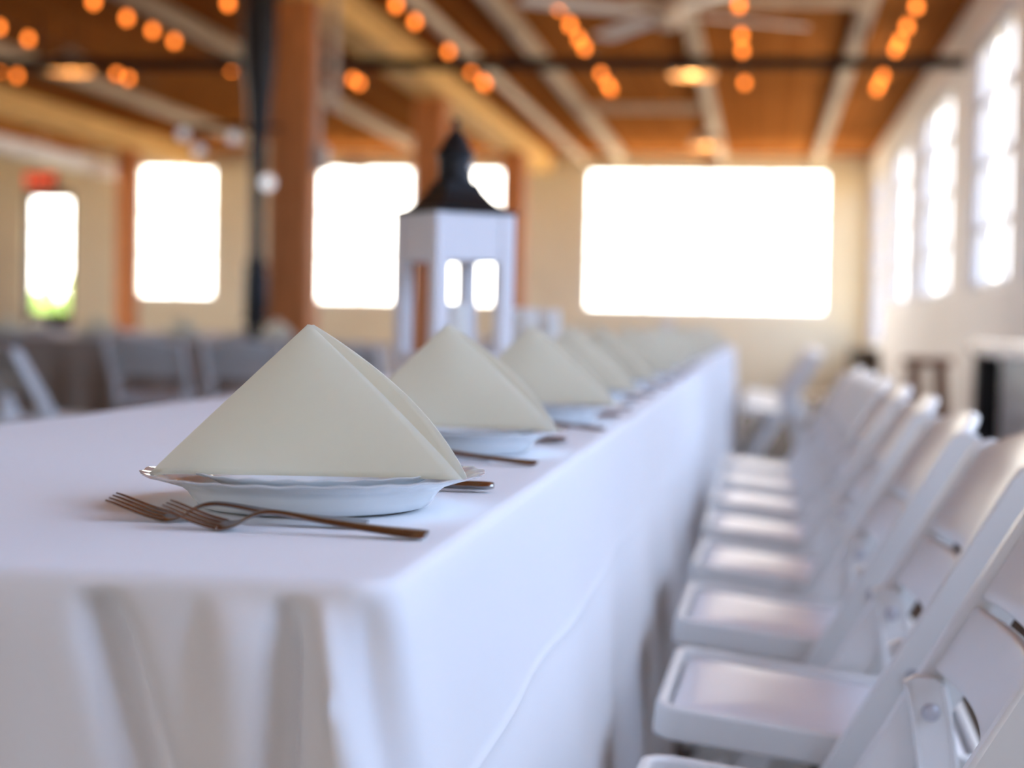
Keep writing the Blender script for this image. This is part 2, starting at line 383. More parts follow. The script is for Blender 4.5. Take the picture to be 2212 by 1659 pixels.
for x, lab in joists:
    bm = NB(); add_prism(bm, [(-0.055, 0), (0.055, 0), (0.055, 0.02), (0.015, 0.02), (0.015, 0.10), (0.055, 0.10), (0.055, 0.12), (-0.055, 0.12), (-0.055, 0.10), (-0.015, 0.10), (-0.015, 0.02), (-0.055, 0.02)], YB, YF - 0.01, 'Y')
    o = obj('steel_joist', bm, M['galv'], smooth=False); o.location = (x, 0, ZC - 0.12); tag(o, lab, 'joist', 'grey steel tracks under the ceiling')
bm = NB(); add_tube(bm, [(-2.62, -6.9, 3.28), (-2.62, 24.9, 3.28)], 0.055, 10)
for y in (9, 13, 17, 21): add_tube(bm, [(-2.62, y, 3.28), (-2.62, y, 3.379)], 0.012, 6)
tag(obj('conduit_pipe', bm, M['galv']), 'round grey conduit running beside the golden beam', 'pipe')
for y, x0, x1, lab in ((18.4, -2.0, -0.7, 'short grey cross conduit between two ceiling tracks'), (12.4, -1.0, 0.72, 'grey cross conduit behind the ceiling fan')):
    bm = NB(); add_box(bm, (x0, y - 0.04, 3.18), (x1, y + 0.04, 3.26)); tag(obj('cross_conduit', bm, M['galv'], bevel=0.01), lab, 'conduit', 'cross conduits')
bm = NB(); add_tube(bm, [(XL, 13.6, 2.965), (XR, 13.6, 2.965)], 0.05, 12)
for x in (-10.5, -6, -2.06, 0.72): add_tube(bm, [(x, 13.6, 2.965), (x, 13.6, 3.259 if x > -4 else 3.379)], 0.012, 6)
bm_ = obj('sprinkler_pipe', bm, M['black_metal']); tag(bm_, 'long black pipe crossing the whole hall under the ceiling', 'pipe')
bm = NB(); add_box(bm, (-0.08, 18.3, 0), (0.12, 22.6, 0.20)); add_box(bm, (-0.10, 19.55, -0.01), (0.14, 19.65, 0.21))
o = obj('air_duct', bm, M['white_metal'], bevel=0.02); o.location = (-8.86, 0, 2.76)
tag(o, 'white rectangular duct running below the outer golden beam', 'duct')
bm = NB()
add_tube(bm, [(-8.84, 20.2, 2.95), (-8.84, 20.2, 3.38)], 0.01, 6)
hr = obj('hanger_rod', bm, M['galv'], o); hr.location = (8.86, 0, -2.76)

# black iron pipe by the nearest post, with its spotlights
t = thing('black_pipe', 'tall black iron pipe with flared collars left of the nearest brown post', 'pipe', (-3.40, 11.25, 0))
bm = NB()
add_lathe(bm, [(0, 0), (0.10, 0), (0.10, 0.03), (0.06, 0.05), (0.06, 0.86), (0.075, 0.90), (0.082, 1.00), (0.082, 1.15), (0.066, 1.24), (0.048, 1.34), (0.046, 1.60), (0.055, 1.95), (0.066, 2.15),
               (0.085, 2.40), (0.105, 2.55), (0.115, 2.70), (0.115, 3.07), (0.15, 3.075), (0.15, 3.0995), (0, 3.0995)], 20)
obj('pipe_shaft', bm, M['black_metal'], t)
for z, w in ((0.885, 0.09), (1.245, 0.078)):
    bm = NB(); add_lathe(bm, [(0.04, z - 0.02), (w, z - 0.02), (w, z + 0.02), (0.04, z + 0.02)], 20); obj('collar', bm, M['black_metal'], t)
bm = NB(); add_tube(bm, [(-0.57, -0.02, 2.18), (0.16, -0.02, 2.18)], 0.016, 8); obj('cross_bar', bm, M['black_metal'], t)
for x, z, lab in ((-3.88, 2.12, 'small spotlight at the outer end of the black pipe bar'), (-3.77, 2.01, 'small spotlight hanging lowest left on the black pipe bar'),
             (-3.53, 2.10, 'small spotlight mounted against the black pipe'), (-3.29, 1.80, 'small bright spotlight low between black pipe and brown post')):
    s = thing('spotlight', lab, 'spotlight', (x, 11.10, z), 0, 'spotlights on the black pipe')
    bm = NB(); add_tube(bm, [(0, 0.12, 0.02), (0, 0.02, 0)], [0.03, 0.045], 14); obj('lamp_body', bm, M['black_metal'], s)
    bm = NB(); add_tube(bm, [(0, 0.021, 0), (0, 0.012, -0.001)], 0.040 if z > 1.9 else 0.048, 14); obj('lens', bm, M['spot_lens'] if z > 1.9 else M['spot_lens_bright'], s)
    bm = NB()
    if z > 1.9: add_tube(bm, [(0, 0.10, 0.0), (0, 0.13, 2.18 - z - 0.02)], 0.010, 6)
    else: add_tube(bm, [(0, 0.10, 0.0), (-0.06, 0.13, 0.01)], 0.010, 6)
    obj('bracket', bm, M['black_metal'], s)

# conduit and box on the side of the nearest post
t = thing('wall_conduit', 'grey conduit pair and box fixed to the lit side of the nearest post', 'conduit', (-3.09, 11.64, 0))
bm = NB(); add_tube(bm, [(0, 0, 2.05), (0, 0, 3.10)], 0.022, 8); add_tube(bm, [(0.10, 0.05, 2.35), (0.10, 0.05, 3.3)], 0.028, 8); obj('conduit', bm, M['galv'], t)
bm = NB(); add_box(bm, (-0.02, -0.07, 1.92), (0.07, 0.07, 2.10)); obj('junction_box', bm, M['galv'], t, bevel=0.006)
bm = NB(); add_box(bm, (-0.02, -0.01, 2.50), (0.12, 0.06, 2.53)); obj('clamp', bm, M['galv'], t, bevel=0.003)

# ------------------------------------------------------------------ ceiling fan
t = thing('ceiling_fan', 'white four-bladed ceiling fan hanging above the middle of the hall', 'fan', (-0.67, 11.41, 0))
bm = NB(); add_lathe(bm, [(0, 2.86), (0.06, 2.86), (0.11, 2.90), (0.12, 2.97), (0.10, 3.03), (0.04, 3.06), (0.015, 3.08), (0.015, 3.22), (0.06, 3.23), (0.06, 3.259), (0, 3.259)], 24); obj('motor', bm, M['galv'], t)
for k in range(4):
    a = math.radians(30 + 90 * k)
    bm = NB(); add_box(bm, (0.10, -0.02, -0.004), (0.26, 0.02, 0.004)); add_prism(bm, [(0.22, -0.05), (0.30, -0.075), (1.0, -0.085), (1.05, -0.05), (1.05, 0.05), (1.0, 0.085), (0.30, 0.075), (0.22, 0.05)], -0.006, 0.006, 'Z')
    b = obj('blade', bm, M['white_metal'], t, bevel=0.003); b.location = (0, 0, 2.955); b.rotation_euler = (math.radians(10), 0, a)

# ------------------------------------------------------------------ dome pendant lamps
def pendant(x, y, z, label, lit=True, zt=3.38):
    t = thing('pendant_lamp', label, 'lamp', (x, y, z), 0, 'dome lamps under the ceiling')
    bm = NB(); add_lathe(bm, [(0.19, 0), (0.185, 0.05), (0.15, 0.11), (0.09, 0.15), (0.04, 0.165), (0.04, 0.20), (0, 0.20)], 32)
    obj('shade', bm, M['galv'], t)
    bm = NB(); add_lathe(bm, [(0.186, 0.002), (0.18, 0.05), (0.145, 0.105), (0.085, 0.143), (0, 0.155)], 32); obj('shade_lining', bm, M['shade_in'], t)
    if lit:
        bm = NB(); bmesh.ops.create_uvsphere(bm, u_segments=16, v_segments=10, radius=0.075); b = obj('bulb', bm, M['warm_bulb'], t); b.location = (0, 0, 0.078)
    bm = NB(); add_tube(bm, [(0, 0, 0.2), (0, 0, zt - z)], 0.008, 6); obj('cord', bm, M['black_metal'], t)
pendant(-5.85, 13.9, 2.95, 'glowing dome pendant lamp at the far side, left of the black pipe')
pendant(-0.62, 14.2, 2.95, 'glowing dome pendant lamp just beyond the long black pipe, over the middle', zt=3.259)
pendant(-0.68, 19.7, 2.95, 'smaller-looking dome pendant lamp hanging midway to the far wall', zt=3.259)
pendant(-0.70, 23.4, 3.00, 'dome pendant lamp hanging in front of the wide far window', False, zt=3.259)
pendant(-5.56, 23.0, 2.95, 'dome pendant lamp hanging in front of the window left of the lantern', False)

# ------------------------------------------------------------------ string lights
strings = [
 (0.94, [11.46, 12.2, 12.82, 13.2, 14.56, 15.02, 15.33], 'string of orange bulbs nearest the window wall'),
 (-0.20, [11.37, 12.55, 13.22, 14.96], 'string of orange bulbs beside the glowing middle dome lamp'),
 (-1.39, [11.42, 12.07, 12.66, 13.08, 14.41, 15.04, 15.37], 'string of orange bulbs next to the white fan blade'),
 (-2.47, [11.28, 11.91, 13.22, 14.27, 14.87, 15.01], 'string of orange bulbs above the white lantern'),
 (-3.60, [11.18, 14.72, 14.97], 'string of orange bulbs alongside the nearest brown post'),
 (-4.51, [11.09, 11.7, 12.22, 12.69, 14.12], 'string of orange bulbs first on the outer side of the black pipe'),
 (-5.63, [12.05, 12.56, 14.38, 14.66], 'string of orange bulbs beside the outer glowing dome lamp'),
 (-6.60, [14.15, 14.5], 'string of orange bulbs farthest from the window wall'),
]
bm = NB(); add_lathe(bm, [(0, -0.030), (0.013, -0.027), (0.023, -0.014), (0.0255, 0.0), (0.024, 0.012), (0.018, 0.026), (0.014, 0.036)], 14)
bulb_mesh = None
for x, ys, lab in strings:
    t = thing('string_light', lab, 'string light', (x, 13, 3.0), 0, 'string lights strung along the ceiling')
    cb = NB(); yy = [9.0, 9.8, 10.5] + ys
    pts = []; y = 8.6
    while y < 15.6: pts.append((0, y - 13, 0.055)); y += 0.4
    add_tube(cb, pts, 0.006, 6)
    for y0 in (9.0, 11.0, 13.6, 15.5): add_tube(cb, [(0, y0 - 13, 0.055), (0, y0 - 13, 0.38)], 0.003, 5)
    obj('cable', cb, M['black_metal'], t)
    for y0 in yy:
        if bulb_mesh is None:
            b = obj('bulb', bm, M['bulb'], t); bulb_mesh = b.data
            sb = NB(); add_tube(sb, [(0, 0, 0.036), (0, 0, 0.062)], 0.017, 10); so = obj('socket', sb, M['black_metal'], b); sock_mesh = so.data
        else:
            b = bpy.data.objects.new('bulb', bulb_mesh); C.objects.link(b); b.parent = t
            so = bpy.data.objects.new('socket', sock_mesh); C.objects.link(so); so.parent = b
        b.location = (0, y0 - 13, 0)

# ------------------------------------------------------------------ exit sign
t = thing('exit_sign', 'red illuminated exit sign above the glazed far door', 'sign', (-10.95, YF - 0.06, 2.92))
bm = NB(); add_box(bm, (-0.24, -0.03, -0.12), (0.24, 0.06, 0.14)); obj('housing', bm, M['exit_box'], t, bevel=0.01)
fc = bpy.data.curves.new('lettering', 'FONT'); fc.body = 'EXIT'; fc.size = 0.24; fc.align_x = 'CENTER'; fc.align_y = 'CENTER'; fc.extrude = 0.004; fc.offset = 0.006
tmp = bpy.data.objects.new('lettering_curve', fc); C.objects.link(tmp)
bpy.context.view_layer.update()
tm = bpy.data.meshes.new_from_object(tmp.evaluated_get(bpy.context.evaluated_depsgraph_get())); bpy.data.objects.remove(tmp); bpy.data.curves.remove(fc)
tm.name = 'lettering'; tm.materials.clear(); tm.materials.append(M['exit_red'])
fo = bpy.data.objects.new('lettering', tm); C.objects.link(fo); fo.parent = t; fo.location = (0, -0.035, 0.01); fo.rotation_euler = (PI / 2, 0, 0)

# ------------------------------------------------------------------ tablecloths
def tablecloth(name, x0, x1, y0, y1, m, fold, ztop=0.75, step_long=0.05, step_short=0.004, flare=0.03):
    """floor-length cloth over a table: flat top, rounded edge, drops with folds. fold(side, s, t) -> outward offset, t = drop in m"""
    per = []   # (x, y, nx, ny, side, s)
    r = 0.03
    def edge(ax, ay, bx_, by_, nx, ny, side, st):
        L = math.hypot(bx_ - ax, by_ - ay); n = max(2, int(L / st))
        for k in range(n):
            u = k / n; per.append((ax + (bx_ - ax) * u, ay + (by_ - ay) * u, nx, ny, side, L * u))
    def corner(cx, cy, a0, side):
        for k in range(14):
            a = a0 + (PI / 2) * k / 14; per.append((cx + r * math.cos(a), cy + r * math.sin(a), math.cos(a), math.sin(a), side, k / 14))
    edge(x0 + r, y0, x1 - r, y0, 0, -1, 'near', step_short); corner(x1 - r, y0 + r, -PI / 2, 'c1')
    edge(x1, y0 + r, x1, y1 - r, 1, 0, 'right', step_long); corner(x1 - r, y1 - r, 0, 'c2')
    edge(x1 - r, y1, x0 + r, y1, 0, 1, 'far', step_short * 3); corner(x0 + r, y1 - r, PI / 2, 'c3')
    edge(x0, y1 - r, x0, y0 + r, -1, 0, 'left', step_long); corner(x0 + r, y0 + r, PI, 'c4')
    rr = 0.010
    bm = NB(); rows = []
    def ring(fn): rows.append([bm.verts.new(fn(*p)) for p in per])
    ring(lambda x, y, nx, ny, sd, s: (x - nx * 0.028, y - ny * 0.028, ztop))
    for k in range(5):
        a = (PI / 2) * k / 4
        ring(lambda x, y, nx, ny, sd, s, a=a: (x - nx * rr * (1 - math.sin(a)), y - ny * rr * (1 - math.sin(a)), ztop - rr * (1 - math.cos(a))))
    drops = [0.018, 0.028, 0.04, 0.052, 0.064, 0.076, 0.09, 0.105, 0.12, 0.14, 0.155, 0.163, 0.1655, 0.168, 0.172, 0.18, 0.20, 0.23, 0.27, 0.32, 0.38, 0.45, 0.52, 0.59, 0.66, ztop - 0.012]
    for dr in drops:
        def fn(x, y, nx, ny, sd, s, dr=dr):
            o = flare * (dr / 0.7) + fold(sd, s, dr)
            return (x + nx * o, y + ny * o, ztop - dr)
        ring(fn)
    n = len(per)
    bm.faces.new(rows[0])
    for a, b in zip(rows, rows[1:]):
        for k in range(n): bm.faces.new((a[k], a[(k + 1) % n], b[(k + 1) % n], b[k]))
    return obj(name, bm, m, angle=75)

TX0, TX1, TY0, TY1 = -0.990, -0.198, 0.925, 13.2
def g(x, w): return math.exp(-(x / w) ** 2)
def main_fold(sd, s, t):
    if sd in ('near', 'c1'):
        a = -PI / 2 + PI / 2 * s; X = TX0 + 0.03 + s if sd == 'near' else TX1 - 0.03 + 0.03 * math.cos(a)
        wt = 1.0 if sd == 'near' else math.cos(PI / 2 * s) ** 0.7
        ramp = min(1, t / 0.035); o = 0
        lerp = lambda a, b: a + (b - a) * max(0.0, min(t, 0.30) - 0.012) / 0.09
        w = 1 + 3.0 * t
        o -= 0.030 * g(X - lerp(-0.370, -0.342), 0.010 * w)
        o += 0.001 * g(X - lerp(-0.392, -0.366), 0.014 * w)
        o -= 0.007 * g(X - lerp(-0.311, -0.318), 0.008 * w) * max(0, 1 - t / 0.15)
        o += 0.010 * g(X - lerp(-0.292, -0.283), 0.018 * w)
        o -= 0.026 * g(X - lerp(-0.258, -0.2555), 0.0075 * w)
        o += 0.014 * g(X - lerp(-0.2375, -0.2225), 0.0058 * w)
        o -= 0.010 * g(X - lerp(-0.2135, -0.2050), 0.008 * w)
        o += 0.010 * math.sin(X * 42) * g(X + 0.72, 0.26)
        return o * ramp * wt + 0.10 * min(t, 0.25) * (g(X - TX1, 0.03) if sd == 'near' else 1.0)
    if sd == 'right':
        ramp = min(1, t / 0.5)
        o = 0.010 * ramp * math.sin(s * 7.3 + 0.6) + 0.006 * ramp * math.sin(s * 15.1 + 1.7)
        o += 0.0016 * g(t - 0.1665, 0.0022)
        return o * min(1, s / 0.25) + 0.10 * min(t, 0.25) * g(s, 0.10)
    if sd in ('left', 'far'): return 0.014 * min(1, t / 0.3) * math.sin(s * 13)
    return 0.0
tag(tablecloth('tablecloth', TX0, TX1, TY0, TY1, M['cloth'], main_fold),
    'long white floor-length tablecloth under the row of ivory napkins', 'tablecloth')

# ------------------------------------------------------------------ place settings
PX, PY, PITCH = -0.3405, 1.290, 0.611
ZT = 0.7505
def scallop(r, z, t):
    k = max(0, (r - 0.105) / 0.03); w = math.sin(26 * t)
    return r * (1 + 0.006 * k * w), z + 0.0007 * k * w
def plate_bm():
    bm = NB()
    add_lathe(bm, [(0, 0.0015), (0.074, 0.0015), (0.078, 0), (0.084, 0), (0.0885, 0.0015), (0.0930, 0.0065), (0.0975, 0.0130), (0.103, 0.0170), (0.114, 0.0205), (0.125, 0.0240), (0.1315, 0.0255), (0.1325, 0.0266), (0.1310, 0.0270),
                   (0.123, 0.0256), (0.112, 0.0218), (0.101, 0.0182), (0.0955, 0.0130), (0.091, 0.0070), (0.086, 0.0040), (0, 0.0034)], 104, wave=scallop)
    return bm
def salad_bm():
    bm = NB()
    def sc(r, z, t):
        k = max(0, (r - 0.075) / 0.025); w = math.sin(22 * t); return r * (1 + 0.006 * k * w), z + 0.0006 * k * w
    add_lathe(bm, [(0, 0.001), (0.052, 0.001), (0.055, 0), (0.060, 0), (0.064, 0.002), (0.074, 0.013), (0.084, 0.0185), (0.0975, 0.0230), (0.0985, 0.0240), (0.0972, 0.0244),
                   (0.084, 0.0206), (0.073, 0.0155), (0.064, 0.006), (0, 0.0045)], 88, wave=sc)
    return bm
def napkin_bm():
    """ivory napkin folded to a standing tent: two leaves joined along the sloping fold at the left, open at the right"""
    bm = NB()
    L = Vector((-0.1125, -0.056, 0.0)); R = Vector((0.1245, -0.040, 0.0)); A = Vector((-0.004, -0.004, 0.1130))
    RB = Vector((0.1255, -0.028, 0.0)); AB = Vector((-0.0025, 0.000, 0.1133))
    def leaf(u, v, back):
        # u: 0 at the fold edge .. 1 at the open edge, v: 0 at the tip .. 1 at the base
        a = A.lerp(AB, u if back else 0); rr = RB if back else R
        p = a + ((L.lerp(rr, u)) - a) * v
        s = math.sin(PI * v)
        if back:
            b = u * (s ** 0.9)
            p += Vector((0.0105, 0.022, 0.001)) * b + Vector((0, 0.030, 0)) * (v * math.sin(PI * min(1, u)) ** 0.8)
        else:
            p += Vector((0.002 * u, -0.006 * math.sin(PI * u), 0)) * s
        # the front of the base dips very slightly, as cloth does
        xx = p.x / 0.1255; p.z -= 0.0020 * v ** 3 * xx ** 6
        return p
    nv = 26; nu = 22
    cols = [(1 - k / nu, False) for k in range(nu + 1)] + [(k / nu, True) for k in range(1, nu + 1)]
    grid = []
    for (u, bk) in cols:
        grid.append([bm.verts.new(leaf(u, 0.004 + 0.996 * j / nv, bk)) for j in range(nv + 1)])
    for a, b in zip(grid, grid[1:]):
        for j in range(nv): bm.faces.new((a[j], a[j + 1], b[j + 1], b[j]))
    return bm

def sweep_strip(bm, path, wid, thick):
    """flat bar: path (x,z), half-widths and half-thickness per point, width along y"""
    rings = []
    for i, (x, z) in enumerate(path):
        x0, z0 = path[max(0, i - 1)]; x1, z1 = path[min(len(path) - 1, i + 1)]
        d = Vector((x1 - x0, 0, z1 - z0)).normalized(); n = Vector((-d.z, 0, d.x)); w = wid[i]; th = thick[i]
        c = Vector((x, 0, z)); ring = []
        for k in range(10):
            a = 2 * PI * k / 10; ring.append(bm.verts.new(c + Vector((0, w * math.cos(a), 0)) + n * th * math.sin(a)))
        rings.append(ring)
    for a, b in zip(rings, rings[1:]):
        for k in range(10): bm.faces.new((a[k], a[(k + 1) % 10], b[(k + 1) % 10], b[k]))
    bm.faces.new(rings[0][::-1]); bm.faces.new(rings[-1])

def interp(pts, n):
    """Catmull-Rom through points"""
    P = [pts[0]] + list(pts) + [pts[-1]]; out_ = []
    for i in range(1, len(P) - 2):
        for k in range(n):
            t_ = k / n; q = []
            for c in range(len(pts[0])):
                p0, p1, p2, p3 = P[i - 1][c], P[i][c], P[i + 1][c], P[i + 2][c]
                q.append(0.5 * (2 * p1 + (p2 - p0) * t_ + (2 * p0 - 5 * p1 + 4 * p2 - p3) * t_ ** 2 + (3 * p1 - p0 - 3 * p2 + p3) * t_ ** 3))
            out_.append(tuple(q))
    out_.append(tuple(pts[-1])); return out_

def fork_parts():
    """handle and head of a fork; x from the tine tips (0) to the handle end (0.187)"""
    h = NB()
    P = interp([(0.058, 0.0065, 0.0075, 0.0012), (0.070, 0.0115, 0.0040, 0.0016), (0.085, 0.0122, 0.0033, 0.0018), (0.115, 0.0080, 0.0042, 0.0022), (0.150, 0.0044, 0.0065, 0.0022), (0.178, 0.0024, 0.0095, 0.0020), (0.187, 0.0022, 0.0075, 0.0018)], 5)
    sweep_strip(h, [(p[0], p[1]) for p in P], [p[2] for p in P], [p[3] for p in P])
    hd = NB()
    P = interp([(0.060, 0.0072, 0.0065, 0.0011), (0.054, 0.0040, 0.0110, 0.0011), (0.046, 0.0020, 0.0122, 0.0011), (0.040, 0.0022, 0.0120, 0.0011)], 4)
    sweep_strip(hd, [(p[0], p[1]) for p in P], [p[2] for p in P], [p[3] for p in P])
    for k in range(4):
        yo = (k - 1.5) * 0.0066; tb = NB()
        P = interp([(0.042, 0.0021, 0.0022, 0.0010), (0.030, 0.0048, 0.0021, 0.0010), (0.016, 0.0094, 0.0018, 0.0009), (0.006, 0.0130, 0.0014, 0.0008), (0.0, 0.0148, 0.0007, 0.0006)], 4)
        s0 = len(hd.verts); sweep_strip(hd, [(p[0], p[1]) for p in P], [p[2] for p in P], [p[3] for p in P])
        hd.verts.ensure_lookup_table()
        for v in list(hd.verts)[s0:]: v.co.y += yo
        tb.free()
    return h, hd
def knife_parts():
    h = NB()
    P = interp([(0.125, 0.0050, 0.0060, 0.0022), (0.150, 0.0050, 0.0062, 0.0030), (0.200, 0.0050, 0.0085, 0.0036), (0.222, 0.0050, 0.0085, 0.0036), (0.228, 0.0050, 0.0050, 0.0025)], 5)
    sweep_strip(h, [(p[0], p[1]) for p in P], [p[2] for p in P], [p[3] for p in P])
    b = NB()
    P = interp([(0.0, 0.0035, 0.0020, 0.0006), (0.015, 0.0035, 0.0075, 0.0009), (0.07, 0.0040, 0.0095, 0.0010), (0.118, 0.0048, 0.0085, 0.0013), (0.128, 0.0050, 0.0060, 0.0018)], 5)
    sweep_strip(b, [(p[0], p[1]) for p in P], [p[2] for p in P], [p[3] for p in P])
    return h, b
def spoon_parts():
    h = NB()
    P = interp([(0.062, 0.0085, 0.0030, 0.0016), (0.080, 0.0105, 0.0030, 0.0018), (0.120, 0.0075, 0.0045, 0.0017), (0.165, 0.0045, 0.0080, 0.0016), (0.185, 0.0040, 0.0060, 0.0014)], 5)
    sweep_strip(h, [(p[0], p[1]) for p in P], [p[2] for p in P], [p[3] for p in P])
    b = NB()
    def bowl(u, v):
        a = u * 2 * PI; r = v; x = 0.032 + 0.033 * r * math.cos(a); y = 0.020 * r * math.sin(a) * (1 - 0.18 * math.cos(a) * r)
        return (x, y, 0.0015 + 0.0085 * r * r)
    add_grid(b, bowl, 28, 8); bmesh.ops.remove_doubles(b, verts=b.verts[:], dist=1e-6)
    return h, b

place_words = lambda k: 'nearest the camera' if k == 0 else ORD[k] + ' from the near end'
plate0 = obj('dinner_plate', plate_bm(), M['china'], angle=60)
salad0 = obj('salad_plate', salad_bm(), M['china'], angle=60)
nap0 = obj('napkin', napkin_bm(), M['napkin'], solid=0.0022, angle=80)
fork0 = thing('fork', '', 'fork'); h, hd = fork_parts(); obj('handle', h, M['steel'], fork0); obj('tines', hd, M['steel'], fork0)
knife0 = thing('knife', '', 'knife'); h, hd = knife_parts(); obj('handle', h, M['steel'], knife0); obj('blade', hd, M['steel'], knife0)
spoon0 = thing('spoon', '', 'spoon'); h, hd = spoon_parts(); obj('handle', h, M['steel'], spoon0); obj('bowl', hd, M['steel'], spoon0, solid=0.0012)

def place(src, first, loc, rot, label, cat, group):
    o = src if first else copy_tree(src)
    o.location = loc; o.rotation_euler = rot; return tag(o, label, cat, group)
NSET = 18
for k in range(NSET):
    y = PY + PITCH * k; f = k == 0; rnd = random.Random(k)
    jx = 0 if f else rnd.uniform(-0.008, 0.008); jr = 0 if f else rnd.uniform(-0.06, 0.06)
    w = place_words(k)
    ty = -0.009 if f else rnd.uniform(-0.006, 0.006); dz = 0.0009 if f else 0.0004     # dishes stand a little unevenly on the cloth
    place(plate0, f, (PX + jx, y, ZT + dz), (0, ty, jr), 'white scalloped dinner plate on the long white table, ' + w, 'plate', 'dinner plates on the long table')
    place(salad0, f, (PX + jx + 0.004, y, ZT + dz + 0.0040), (0, ty, jr + 0.1), 'small white plate under an ivory napkin, ' + w, 'plate', 'small plates on the long table')
    place(nap0, f, (PX + jx, y, ZT + (0.0279 if f else 0.0293)), (0, ty, jr), 'ivory standing napkin on the long table, ' + w, 'napkin', 'folded napkins on the long table')
    if k < 9:
        place(fork0, f, (-0.456 + jx, y - 0.124, ZT + 0.0013), (0.17, 0, -0.01), 'silver fork closer to its plate, at the place ' + w, 'fork', 'forks on the long table')
        place(fork0, False, (-0.404 + jx, y - 0.158, ZT + 0.0013), (0.17, 0, -0.08), 'silver fork farther from its plate, at the place ' + w, 'fork', 'forks on the long table')
        place(knife0, f, (-0.452 + jx, y + 0.152, ZT + 0.0006), (0, 0, 0.02), 'silver knife beyond the plate at the place ' + w, 'knife', 'knives on the long table')
        place(spoon0, f, (-0.418 + jx, y + 0.186, ZT + 0.0006), (0, 0, -0.02), 'silver spoon beyond the knife at the place ' + w, 'spoon', 'spoons on the long table')

# ------------------------------------------------------------------ lantern
t = thing('lantern', 'white candle lantern with a black metal cap on the long table', 'lantern', (-0.592, 3.262, ZT), math.radians(39.6))
W2 = 0.086; HB = 0.352
bm = NB(); add_box(bm, (-W2, -W2, 0), (W2, W2, 0.055)); obj('base', bm, M['lantern_white'], t, bevel=0.004)
bm = NB()
for sx_ in (-1, 1):
    for sy_ in (-1, 1):
        x = sx_ * (W2 - 0.015); y = sy_ * (W2 - 0.015); add_box(bm, (x - 0.015, y - 0.015, 0.055), (x + 0.015, y + 0.015, HB))
for s in (-1, 1):
    for sy_ in (0, 1):
        c = s * (W2 - 0.008)
        lo1, hi1 = ((-W2 + 0.03, c - 0.006, HB - 0.092), (W2 - 0.03, c + 0.006, HB)) if sy_ == 0 else ((c - 0.006, -W2 + 0.03, HB - 0.092), (c + 0.006, W2 - 0.03, HB))
        add_box(bm, lo1, hi1)
        lo1, hi1 = ((-W2 + 0.03, c - 0.006, 0.055), (W2 - 0.03, c + 0.006, 0.085)) if sy_ == 0 else ((c - 0.006, -W2 + 0.03, 0.055), (c + 0.006, W2 - 0.03, 0.085))
        add_box(bm, lo1, hi1)
obj('frame', bm, M['lantern_white'], t, bevel=0.003)
bm = NB()
for s in (-1, 1):
    c = s * (W2 - 0.010)
    add_box(bm, (-W2 + 0.028, c - 0.001, 0.08), (W2 - 0.028, c + 0.001, HB - 0.09)); add_box(bm, (c - 0.001, -W2 + 0.028, 0.08), (c + 0.001, W2 - 0.028, HB - 0.09))
obj('pane', bm, M['jar_glass'], t, smooth=False)
bm = NB()
prof = [(W2 + 0.004, HB), (W2 + 0.004, HB + 0.004), (W2 * 0.80, HB + 0.012), (W2 * 0.62, HB + 0.026), (W2 * 0.47, HB + 0.044), (W2 * 0.38, HB + 0.062)]
rings = [[bm.verts.new((sx_ * a, sy_ * a, z)) for sx_, sy_ in ((-1, -1), (1, -1), (1, 1), (-1, 1))] for a, z in prof]
for a, b in zip(rings, rings[1:]):
    for k in range(4): bm.faces.new((a[k], a[(k + 1) % 4], b[(k + 1) % 4], b[k]))
bm.faces.new(rings[0][::-1]); bm.faces.new(rings[-1])
obj('roof', bm, M['black_metal'], t, smooth=False)
bm = NB(); z0 = HB + 0.060
add_lathe(bm, [(0.034, z0), (0.036, z0 + 0.004), (0.033, z0 + 0.012), (0.033, z0 + 0.048), (0.038, z0 + 0.052), (0.038, z0 + 0.058), (0.030, z0 + 0.066), (0.022, z0 + 0.084), (0.012, z0 + 0.098), (0.006, z0 + 0.104), (0.006, z0 + 0.112), (0.009, z0 + 0.117), (0.006, z0 + 0.124), (0, z0 + 0.126)], 28)
ch = obj('chimney', bm, M['black_metal'], t)
bm = NB(); bmesh.ops.create_uvsphere(bm, u_segments=14, v_segments=10, radius=0.006); o = obj('glint_ball', bm, M['chrome'], ch); o.location = (0.014, -0.031, z0 + 0.030)  # chrome ball added to give the black cap its bright glint
bm = NB(); add_lathe(bm, [(0, 0.056), (0.028, 0.056), (0.028, 0.178), (0.024, 0.182), (0.006, 0.179), (0, 0.178)], 24); obj('candle', bm, M['candle'], t)

# candle glasses along the table's middle
bm = NB(); add_lathe(bm, [(0.030, 0.0), (0.034, 0.004), (0.037, 0.06), (0.034, 0.11), (0.032, 0.15)], 24)
for (x, y, lab) in ((-0.62, 4.42, 'tall frosted white candle holder just beyond the white lantern'), (-0.60, 4.78, 'tall frosted white candle holder, the farther of the pair by the lantern'), (-0.58, 10.6, 'tall frosted white candle holder near the far end of the long table')):
    t = thing('candle_holder', lab, 'candle holder', (x, y, ZT), 0, 'glass candle holders on the long table')
    b2 = NB(); add_lathe(b2, [(0, 0), (0.036, 0), (0.040, 0.004), (0.042, 0.10), (0.040, 0.185), (0.037, 0.185), (0.038, 0.10), (0.036, 0.010), (0, 0.008)], 24); obj('glass', b2, M['frosted'], t)
    b2 = NB(); add_lathe(b2, [(0, 0.009), (0.030, 0.009), (0.030, 0.150), (0.026, 0.153), (0, 0.150)], 20); obj('candle', b2, M['candle'], t)
bm.free()

